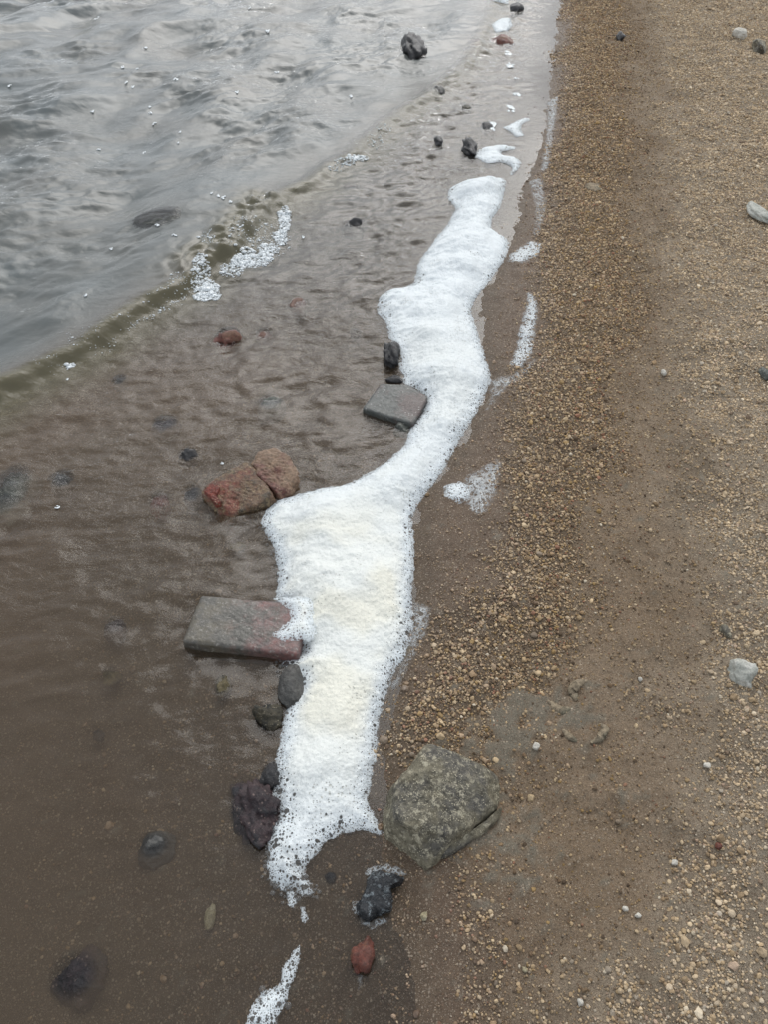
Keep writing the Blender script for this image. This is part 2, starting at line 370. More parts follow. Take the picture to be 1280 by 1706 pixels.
def mat_rock(name, c1, c2, c3=None, speck=None, sc=30, rough=.55, wet=.5, bump=.7, sfreq=260, samt=.6, dk=.75, fleck=None):
    k = NT(name)
    n1 = k.noise(sc, 6, .62); n2 = k.noise(sc*5, 5, .7); n3 = k.noise(sc*16, 3, .7)
    c = k.mix(k.mr(n1, .38, .62), c1, c2)
    if c3: c = k.mix(k.mr(k.noise(sc*.55, 4, .6, k.n('ShaderNodeMapping', None, Vector=k.geo, Location=(3, 1, 2)).outputs[0]), .5, .62), c, c3)
    c = k.mix(k.mr(n2, .42, .66, 0, .75), c, k.mix(dk, c, (.01, .009, .008)))
    if fleck:
        fm = k.math('MULTIPLY', k.mr(k.noise(fleck[1], 5, .8), .53, .58), k.mr(k.noise(sc*.8, 4), .38, .56)); c = k.mix(k.math('MULTIPLY', fm, .85), c, fleck[0])
    if speck:
        v = k.vor(sfreq); sp = k.n('ShaderNodeSeparateColor', None, Color=v.outputs['Color'])
        m = k.math('MULTIPLY', k.math('LESS_THAN', v.outputs['Distance'], .38), k.math('GREATER_THAN', sp.outputs[0], 1-samt*.6))
        m = k.math('MULTIPLY', m, k.mr(k.noise(sc*1.3, 3), .42, .58))
        c = k.mix(m, c, speck)
    b = k.bump(n3, .5, .0012, k.bump(n2, bump, .004, k.bump(n1, bump, .010)))
    return k.done(k.pbsdf(c, k.mr(n2, .3, .7, rough-.12, rough+.15), wet, b))
M = dict(
    ground=mat_ground(), pebble=mat_pebble(), water=mat_water(), foam=mat_foam(),
    dark=mat_rock('dark_stone', (.018, .019, .022), (.040, .038, .040), None, (.16, .15, .14), 45, .35, .5, .8, 300, .3),
    grey=mat_rock('grey_stone', (.055, .055, .052), (.095, .092, .085), (.05, .055, .045), None, 25, .5, .4),
    green=mat_rock('green_grey_stone', (.075, .085, .075), (.14, .145, .125), (.06, .06, .05), (.22, .22, .2), 25, .5, .4),
    purple=mat_rock('purple_stone', (.030, .020, .024), (.060, .034, .036), (.02, .018, .022), (.22, .16, .14), 40, .35, .5, .8, 180, .35),
    red=mat_rock('red_stone', (.19, .055, .035), (.12, .045, .032), (.20, .10, .06), None, 40, .4, .45),
    pink=mat_rock('pink_stone', (.20, .105, .075), (.14, .075, .055), None, None, 40, .45, .4),
    moss=mat_rock('mossy_stone', (.045, .040, .026), (.09, .075, .045), (.02, .02, .016), (.30, .26, .18), 55, .45, .45, .9, 300, .6),
    ochre=mat_rock('ochre_stone', (.12, .095, .045), (.20, .16, .08), (.04, .035, .025), None, 60, .45, .45),
    pale=mat_rock('pale_stone', (.50, .50, .45), (.36, .37, .33), (.60, .59, .54), None, 45, .8, .2, .6, dk=.35), white=mat_rock('white_pebble', (.62, .59, .52), (.50, .47, .41), None, None, 60, .7, .2, .5, dk=.2),
    cream=mat_rock('cream_stone', (.42, .36, .22), (.50, .45, .32), None, None, 60, .6, .3),
    brick=mat_rock('wet_brick', (.110, .095, .088), (.090, .088, .078), (.175, .075, .068), (.30, .28, .25), 13, .36, .5, .5, 260, .25, .55), slate=mat_rock('grey_tile', (.060, .068, .064), (.090, .094, .086), (.085, .060, .055), (.30, .30, .28), 18, .35, .5, .5, 200, .2, .6),
    brick2=mat_rock('old_brick', (.165, .088, .048), (.070, .052, .030), (.200, .060, .036), (.38, .29, .18), 24, .42, .5, 1.0, 420, .6, .8, ((.26, .19, .10), 80)),
    brick3=mat_rock('tan_brick', (.27, .175, .110), (.20, .125, .078), (.15, .060, .045), (.34, .26, .17), 26, .45, .45, .9, 420, .4),
    boulder=mat_rock('boulder_stone', (.150, .132, .092), (.250, .225, .160), (.115, .108, .094), (.42, .38, .28), 22, .65, .3, 1.1, 330, .6, .8, ((.48, .44, .33), 85)),
    mud=mat_rock('dried_mud', (.34, .275, .19), (.27, .22, .16), (.20, .18, .13), None, 30, .85, .15, .8),
    tar=mat_rock('black_slag', (.014, .017, .021), (.032, .036, .042), None, (.25, .28, .30), 60, .25, .6, .9, 110, .3, .6, ((.26, .30, .32), 75)),
)
def mat_brick_long():                       # mossy grey at one end, bare dull red at the other
    k = NT('mossy_to_red_brick'); x = k.n('ShaderNodeSeparateXYZ', None, Vector=k.geo).outputs[0]
    n1 = k.noise(22, 5, .65); n2 = k.noise(120, 5, .75); n3 = k.noise(55, 5, .7)
    m = k.mr(k.math('ADD', x, k.math('MULTIPLY', k.math('SUBTRACT', n1, .5), .55)), -.04, .10)
    c = k.mix(k.mr(n1, .4, .6), (.070, .066, .055), (.105, .095, .084)); c = k.mix(m, c, k.mix(k.mr(n3, .38, .62), (.095, .066, .062), (.165, .068, .060)))
    moss = k.math('MULTIPLY', k.mr(x, .02, -.07), k.mr(n1, .46, .58)); c = k.mix(k.math('MULTIPLY', moss, .85), c, k.mix(n2, (.14, .12, .08), (.045, .042, .032)))
    c = k.mix(k.mr(n2, .56, .66, 0, .7), c, (.30, .28, .25)); c = k.mix(k.mr(n2, .44, .36, 0, .7), c, (.03, .025, .022))
    return k.done(k.pbsdf(c, k.mr(n3, .3, .7, .25, .5), .55, k.bump(n2, .6, .0016, k.bump(n3, .6, .004))))
M['brick_long'] = mat_brick_long()
# ------------------------------------------------------------------ ground
def coarse(f0, f1): return lambda v: f0+f1*abs(v)
gx = axis(-3.1, 3.1, lambda v: .0075+.0035*min(abs(v-.3), 2.5), -900, 900)
gy = axis(.1, 6.8, lambda v: .0065+.0022*v, -300, 1400)
GX, GY = np.meshgrid(gx, gy); X, Y = GX.ravel(), GY.ravel()
band, dry, track, wet, grav, mud, s_ = zones(X, Y)
Z = ground_z(X, Y)+mud*.003*(1+fbm(X*60, Y*60, 2, 77))
tag(mesh_np('ground', np.stack([X, Y, Z], 1), grid_faces(len(gy), len(gx)), M['ground'], attrs={'wet': ('FLOAT', wet), 'dry': ('FLOAT', dry),
    'grav': ('FLOAT', grav), 'mud': ('FLOAT', mud), 'soak': ('FLOAT', 1-sm(-.02, .10, s_))}), 'brown sand and gravel beach sloping down under the water', kind='structure')
# ------------------------------------------------------------------ water
gx = axis(-3.1, 1.35, lambda v: .0062+.0022*min(abs(v), 2.5), -900, 200)
gy = axis(.1, 6.8, lambda v: .0052+.0019*v, -300, 1400)
GX, GY = np.meshgrid(gx, gy); X, Y = GX.ravel(), GY.ravel()
Z, D, BB, S = water_z(X, Y, True); GZ = ground_z(X, Y)
Fc = grid_faces(len(gy), len(gx)); ok = (Z-GZ > -.006)[Fc].any(1)
dep = np.clip(Z-GZ, 0, 9); murk = 1-np.exp(-dep/(.095+.05*(1-sm(1.0, 1.9, Y))))
seaw = 1-sm(-.09, -.01, D); seac = np.maximum(1-sm(-.25, .25, D), .75*sm(1.7, 3.0, Y)); face = sm(-.05, .0, D)*(1-sm(.03, .26, D))*sm(.1, .3, -S)
face = np.maximum(face, np.exp(-((D+.06)/.07)**2)*sm(.55, .75, bb_n(BB, 0))*(1-sm(.90, 1.0, bb_n(BB, 1))))
murk = np.clip(np.maximum(murk, .93*seaw*sm(.1, .5, -S))+.3*seaw*sm(.0, .2, -S)+.15*face, 0, .985)
calm = np.clip(.16+1.0*sm(.75, 1.9, Y-.35*X), 0, 1)*(.25+.75*sm(.0, .2, -S))
WX, WY, WZ, WD, WE = X, Y, Z, dep, .3*seaw*sm(.0, .2, -S)+.12*face
V, Fc, at = keep(np.stack([X, Y, Z], 1), Fc, ok, {'murk': ('FLOAT', murk), 'face': ('FLOAT', face), 'sea': ('FLOAT', seac), 'calm': ('FLOAT', calm)})
water_ob = tag(mesh_np('water', V, Fc, M['water'], attrs=at), 'murky grey lake water with a low breaking wave', kind='structure')
WV = V
# ------------------------------------------------------------------ gravel (instanced grains, uncountable)
def scatter(n, x0, x1, y0, y1):
    X = RNG.uniform(x0, x1, n); Y = RNG.uniform(y0, y1, n); return X, Y
X, Y = scatter(760000, -.9, 3.3, .15, 6.9)
inf = (np.abs(X) < .30+.47*Y+.15)
pre = inf | (RNG.random(len(X)) < .22); X, Y = X[pre], Y[pre]
band, dry, track, wet, grav, mud, s = zones(X, Y)
area = 4.2*6.75; dens = 760000/area
clump = sm(-.2, .4, fbm(X*14, Y*14, 3, 101))
want = 56000*band*(.65+.35*clump)+dry*(.35+.65*grav)*92000*(.45+.55*clump)+track*(14000+18000*grav)*(.3+clump)
bw = (1-band)*(1-dry)*(1-track)
want = want+bw*np.where(s > 0, 11000*(.2+1.2*clump), (3600+6500*(1-sm(1.0, 2.0, Y)))*sm(-1.3, -.1, s)*(.2+1.2*clump))
want = want*(1-.6*mud)*np.where(Y > 3.2, .72, 1)
kp = RNG.random(len(X)) < want/dens*1.0
# dense cells need more points than one pass gives: second pass over the same zones
def take(X, Y, kp): return X[kp], Y[kp]
PX, PY = take(X, Y, kp)
X, Y = scatter(520000, .0, 2.7, .15, 6.0)
pre = (np.abs(X) < .30+.47*Y+.10) & (X > shore_l(Y)); X, Y = X[pre], Y[pre]
b2, d2, t2, w2, g2, m2, s2 = zones(X, Y); cl2 = sm(-.2, .4, fbm(X*14, Y*14, 3, 101))
want = (56000*b2*(.65+.35*cl2)+d2*(.35+.65*g2)*92000*(.45+.55*cl2)-dens*.9)*(1-.9*m2)*np.where(Y > 3.2, .5, np.where(Y < 1.7, 1.9, 1.1))
kp = RNG.random(len(X)) < want/(520000/(2.7*5.85))
PX = np.r_[PX, X[kp]]; PY = np.r_[PY, Y[kp]]
n = len(PX); band, dry, track, wet, grav, mud, s = zones(PX, PY)
rad = np.exp(RNG.normal(math.log(.0015), .42, n))*np.where(PY > 3.2, 1.15, 1)*(.80+.26*band+.22*dry)
big = RNG.random(n) < .012; rad[big] *= RNG.uniform(1.5, 2.3, big.sum()); uw = (s < 0) & (RNG.random(n) < .10); rad[uw] *= RNG.uniform(1.4, 2.4, uw.sum()); rad = np.clip(rad, .0009, .0075)
PZ = ground_z(PX, PY)+rad*.30+RNG.random(n)*band*.0015
pal = np.array([(.47, .37, .245), (.57, .47, .33), (.36, .265, .17), (.21, .15, .10), (.45, .355, .265), (.54, .46, .35), (.12, .09, .065), (.36, .26, .13), (.26, .22, .18), (.30, .17, .12)])
pd = np.array([(.58, .485, .36), (.68, .58, .44), (.48, .385, .27), (.33, .26, .18), (.62, .545, .44), (.74, .68, .57), (.24, .19, .15), (.52, .42, .29), (.50, .47, .42), (.58, .47, .39)])
ix = RNG.choice(10, n, p=[.17, .13, .16, .12, .1, .05, .08, .09, .06, .04])
c = pal[ix]*(1-dry[:, None])+pd[ix]*dry[:, None]
tt = np.clip(track+.0, 0, 1)[:, None]; c = c*(1-.15*tt)
wm = ((s < .12)*(1-band)*(1-dry)*(1-track))[:, None]; c = c*(1-.42*wm)+.42*wm*np.array([.17, .115, .09])
c = c*RNG.uniform(.72, 1.2, (n, 1))
wt = RNG.random(n) < .008; c[wt] = np.array([.62, .58, .50])
c = c*np.array([1.06, .975, .86])*(1-.04*dry[:, None])*(.86+.14*sm(1.0, 2.4, PY))[:, None]
cols = np.c_[c, np.ones(n)]
scl = np.stack([rad*RNG.uniform(.8, 1.35, n), rad*RNG.uniform(.8, 1.2, n), rad*RNG.uniform(.55, .9, n)], 1)
rot = RNG.uniform(-.5, .5, (n, 3)); rot[:, 2] = RNG.uniform(0, 6.28, n)
g = mesh_np('gravel', np.stack([PX, PY, PZ], 1), np.zeros((0, 3), int), M['pebble'], attrs={'scl': ('FLOAT_VECTOR', scl), 'rot': ('FLOAT_VECTOR', rot),
    'pcol': ('FLOAT_COLOR', cols), 'pwet': ('FLOAT', np.clip(wet, 0, 1)), 'kindi': ('INT', RNG.integers(0, 5, n))})
tag(g, 'loose tan and brown gravel grains strewn over the beach', kind='stuff')
ng = bpy.data.node_groups.new('grain_scatter', 'GeometryNodeTree')
ng.interface.new_socket('Geometry', in_out='INPUT', socket_type='NodeSocketGeometry'); ng.interface.new_socket('Geometry', in_out='OUTPUT', socket_type='NodeSocketGeometry')
N = ng.nodes; LK = ng.links.new
gi, go = N.new('NodeGroupInput'), N.new('NodeGroupOutput'); iop = N.new('GeometryNodeInstanceOnPoints'); g2i = N.new('GeometryNodeGeometryToInstance')
for q in range(5):
    ic = N.new('GeometryNodeMeshIcoSphere'); ic.inputs['Radius'].default_value = 1; ic.inputs['Subdivisions'].default_value = 2
    sp = N.new('GeometryNodeSetPosition'); nz = N.new('ShaderNodeTexNoise'); nz.noise_dimensions = '4D'; nz.inputs['W'].default_value = q*7.3; nz.inputs['Scale'].default_value = .8
    sb = N.new('ShaderNodeVectorMath'); sb.operation = 'SUBTRACT'; sb.inputs[1].default_value = (.5, .5, .5)
    sc = N.new('ShaderNodeVectorMath'); sc.operation = 'SCALE'; sc.inputs['Scale'].default_value = 1.7
    LK(nz.outputs['Color'], sb.inputs[0]); LK(sb.outputs[0], sc.inputs[0]); LK(sc.outputs[0], sp.inputs['Offset']); LK(ic.outputs['Mesh'], sp.inputs['Geometry'])
    sm_ = N.new('GeometryNodeSetMaterial'); sm_.inputs['Material'].default_value = M['pebble']; LK(sp.outputs[0], sm_.inputs['Geometry']); LK(sm_.outputs[0], g2i.inputs[0])
def na(name, dt):
    a = N.new('GeometryNodeInputNamedAttribute'); a.data_type = dt; a.inputs['Name'].default_value = name; return a.outputs['Attribute']
iop.inputs['Pick Instance'].default_value = True
LK(gi.outputs[0], iop.inputs['Points']); LK(g2i.outputs[0], iop.inputs['Instance']); LK(na('kindi', 'INT'), iop.inputs['Instance Index'])
LK(na('rot', 'FLOAT_VECTOR'), iop.inputs['Rotation']); LK(na('scl', 'FLOAT_VECTOR'), iop.inputs['Scale']); LK(iop.outputs[0], go.inputs[0])
md = g.modifiers.new('grains', 'NODES'); md.node_group = ng
print('grains', n)
# ------------------------------------------------------------------ stones
def ico(sub):
    import bmesh
    bm = bmesh.new(); bmesh.ops.create_icosphere(bm, subdivisions=sub, radius=1)
    V = np.array([v.co[:] for v in bm.verts]); Fc = np.array([[v.index for v in f.verts] for f in bm.faces]); bm.free(); return V, Fc
ICO = {s: ico(s) for s in (1, 2, 3, 4, 5)}
def px_m(px, py):
    dx, dy, dz = ray(px, py); t = -CAM_H/dz; return t/F, float(-dz/math.sqrt(dx*dx+dy*dy+dz*dz))
TOPS = []
def stone(name, px, py, wpx, hpx, mat, label, cat='stone', height=.5, sink=.35, seed=1, cuts=9, rot=0.0, rough=.16, sub=4, level=None, group=None, water=False):
    """rough stone whose footprint covers about wpx x hpx at (px, py); level = z of its top above still water"""
    gz = on_ground(px, py)[2]
    m, sv = px_m(px, py)
    rough = rough*1.35
    a = wpx*m/2*1.1; b = hpx*m/2/max(sv, .35)*1.05
    c = height*min(a, b)*1.4
    if level is not None: cz = level-c*.75
    else: cz = gz+c*(1-2*sink)
    X, Y = at_z(px, py, cz+c*.15)
    V, Fc = ICO[sub]; V = V.copy(); rg = np.random.default_rng(seed)
    for q in range(cuts):
        nn = rg.normal(size=3); nn /= np.linalg.norm(nn); lim = rg.uniform(.60, .9)
        d = V@nn; V = V-np.maximum(d-lim, 0)[:, None]*nn*.9
    V = V*(1+rough*pn3(V, 1.5, seed)[:, None]+rough*.5*pn3(V, 4, seed+1)[:, None]+rough*.28*pn3(V, 9, seed+2)[:, None]+rough*.13*pn3(V, 20, seed+4)[:, None])
    V /= np.abs(V).max(0)
    V = V*np.array([a, b, c]); cr, sr = math.cos(rot), math.sin(rot)
    V = np.stack([V[:, 0]*cr-V[:, 1]*sr, V[:, 0]*sr+V[:, 1]*cr, V[:, 2]], 1)
    o = mesh_np(name, V, Fc, mat); o.location = (float(X), float(Y), cz); TOPS.append((float(X), float(Y), a, b, cz, c))
    return tag(o, label, cat, group)
def resample(P, n, rnd=0.0):
    P = np.asarray(P, float); Q = np.r_[P, P[:1]]; L = np.r_[0, np.cumsum(np.hypot(*np.diff(Q[:, :2], axis=0).T))]
    t = np.linspace(0, L[-1], n, endpoint=False)
    R_ = np.stack([np.interp(t, L, Q[:, k]) for k in range(Q.shape[1])], 1)
    for k in range(int(rnd)): R_ = (np.roll(R_, 1, 0)+2*R_+np.roll(R_, -1, 0))/4
    return R_
def plate(name, outline, mat, depth, dome=0., rnd=3, flare=.0, n=120, nz=(.0015, 30), seed=1, parent=None, bulge=4, edge=.008, facets=0, origin=None, fine=.0006):
    """solid block: outline [(px, py, z)] is the rim of its top face; sides go down by depth"""
    W = np.array([(*at_z(p[0], p[1], p[2]), p[2]) for p in outline]); W = resample(W, n, rnd)
    c = W.mean(0); rings = []; nr = 26
    A = np.c_[W[:, :2]-c[:2], np.ones(n)]; coef = np.linalg.lstsq(A, W[:, 2], rcond=None)[0]
    for q in range(1, nr+1):
        r = q/nr; xy = c[:2]+(W[:, :2]-c[:2])*r
        zpl = coef[2]+(xy-c[:2])@coef[:2]; z = zpl*(1-r**2)+W[:, 2]*r**2
        z = z+dome*(1-r**bulge)-edge*max(0, (r-.9)/.1)**2
        rings.append(np.c_[xy, z])
    ns = 10
    for q in range(1, ns+1):
        r = q/ns; k = 1+flare*r-.0*r
        xy = c[:2]+(W[:, :2]-c[:2])*(k+.012*math.sin(r*3.1)); rings.append(np.c_[xy, W[:, 2]-edge-depth*r])
    V = np.vstack([np.array([[c[0], c[1], coef[2]+dome]])]+rings)
    rg = np.random.default_rng(seed)
    L = V-V.mean(0)
    for q in range(facets):
        nn = rg.normal(size=3); nn[2] = abs(nn[2])*1.2+.2; nn /= np.linalg.norm(nn); d = L@nn; lim = d.max()*rg.uniform(.74, .90)
        L = L-np.maximum(d-lim, 0)[:, None]*nn*.85
    V = L+V.mean(0)
    dn = nz[0]*pn3(V, nz[1], seed)+nz[0]*.5*pn3(V, nz[1]*2.7, seed+1)+fine*pn3(V, 170, seed+2)+fine*.7*pn3(V, 400, seed+3)
    out = V-(c+np.array([0, 0, -.0])); out[:, 2] *= .6; out[:, 2] += .03; out /= np.linalg.norm(out, axis=1)[:, None]
    V = V+out*dn[:, None]
    Fs = []
    tot = nr+ns
    i = 1+np.arange(tot)[:, None]*n+np.arange(n)[None]
    a, b = i[:-1], i[1:]; Fq = np.stack([a, b, np.roll(b, -1, 1), np.roll(a, -1, 1)], -1).reshape(-1, 4)
    tri = np.stack([np.zeros(n, int), i[0], np.roll(i[0], -1)], 1)
    Fq = np.vstack([np.stack([Fq[:, 0], Fq[:, 1], Fq[:, 2]], 1), np.stack([Fq[:, 0], Fq[:, 2], Fq[:, 3]], 1), tri])
    return mesh_np(name, V, Fq, mat, parent, origin=(c[0], c[1], c[2]-depth) if origin is None else origin)
# the big boulder
tag(plate('boulder', [(629, 1322, .075), (648, 1292, .085), (672, 1256, .09), (700, 1232, .085), (743, 1232, .075), (790, 1246, .07), (828, 1264, .06), (840, 1282, .055), (838, 1318, .05), (829, 1346, .045),
     (800, 1368, .05), (772, 1390, .055), (730, 1418, .055), (690, 1436, .06), (674, 1424, .065), (658, 1392, .07), (642, 1355, .075)],
    M['boulder'], .11, .022, 3, .05, 200, (.0075, 18), 5, bulge=3, edge=.008, facets=12, fine=.0014), 'big grey olive boulder with pale flecks beside the lower end of the foam', 'boulder')
tag(plate('flat_stone', [(740, 1408, .035), (780, 1388, .038), (822, 1358, .036), (838, 1342, .034), (834, 1362, .03), (800, 1392, .03), (760, 1418, .03), (735, 1428, .028)],
    M['boulder'], .04, .004, 2, .05, 90, (.003, 40), 8), 'thin tan ledge of stone jutting out along the right foot of the boulder', 'stone')
# bricks
tag(plate('brick', [(303, 1068, .026), (370, 1076, .026), (440, 1085, .026), (497, 1091, .027), (506, 1048, .027), (512, 1004, .026), (450, 1000, .026), (390, 996, .026), (334, 991, .025), (318, 1030, .026)],
    M['brick_long'], .055, .0012, 2, -.01, 220, (.0020, 22), 12, bulge=8, edge=.004, fine=.0009), 'whole flat brick, grey and dull red, with its right end under the foam', 'brick')
tag(plate('brick', [(604, 680, .018), (645, 693, .017), (688, 706, .016), (703, 684, .018), (714, 660, .020), (680, 640, .020), (634, 638, .020), (618, 660, .019)],
    M['slate'], .045, .001, 2, -.01, 160, (.0020, 24), 15, bulge=8, edge=.003), 'dark slate coloured brick tile tucked against the narrow upper foam', 'brick')
bx, by = at_z(415, 815, 0)
bb_ = bpy.data.objects.new('broken_brick', None); COL.objects.link(bb_); bb_.location = (float(bx), float(by), -.05)
tag(bb_, 'old red brick broken in two, mossy and crusted, left of the widest foam', 'brick')
p = plate('brick_piece', [(334, 820, .030), (340, 810, .034), (362, 794, .034), (388, 778, .036), (412, 766, .036), (432, 792, .034), (458, 826, .026), (446, 836, .022), (425, 842, .022), (400, 852, .014), (380, 868, .006), (354, 844, .018)],
    M['brick2'], .07, .003, 0, -.04, 140, (.0050, 42), 22, parent=bb_, edge=.003, facets=3, fine=.0018, bulge=8); p['label'] = 'longer mossy piece with a bright red corner'
p = plate('brick_piece', [(411, 768, .036), (428, 750, .038), (456, 744, .036), (482, 760, .034), (498, 788, .030), (491, 812, .024), (458, 828, .022), (434, 796, .032)],
    M['brick3'], .07, .003, 1, -.04, 120, (.0055, 44), 29, parent=bb_, edge=.003, facets=4, fine=.0018, bulge=8); p['label'] = 'rounded tan piece'
# red corner crust on the broken brick
p = plate('crust', [(339, 816, .035), (350, 806, .0365), (361, 800, .038), (366, 812, .037), (360, 824, .036), (368, 838, .031), (358, 838, .031), (350, 828, .034)], mat_rock('bright_red_brick', (.30, .065, .04), (.16, .04, .028), (.10, .06, .035), (.4, .3, .2), 50, .4, .5, .9), .014, .001, 1, .0, 90, (.0050, 70), 31, parent=bb_, edge=.004)
p['label'] = 'bright red bare brick corner'
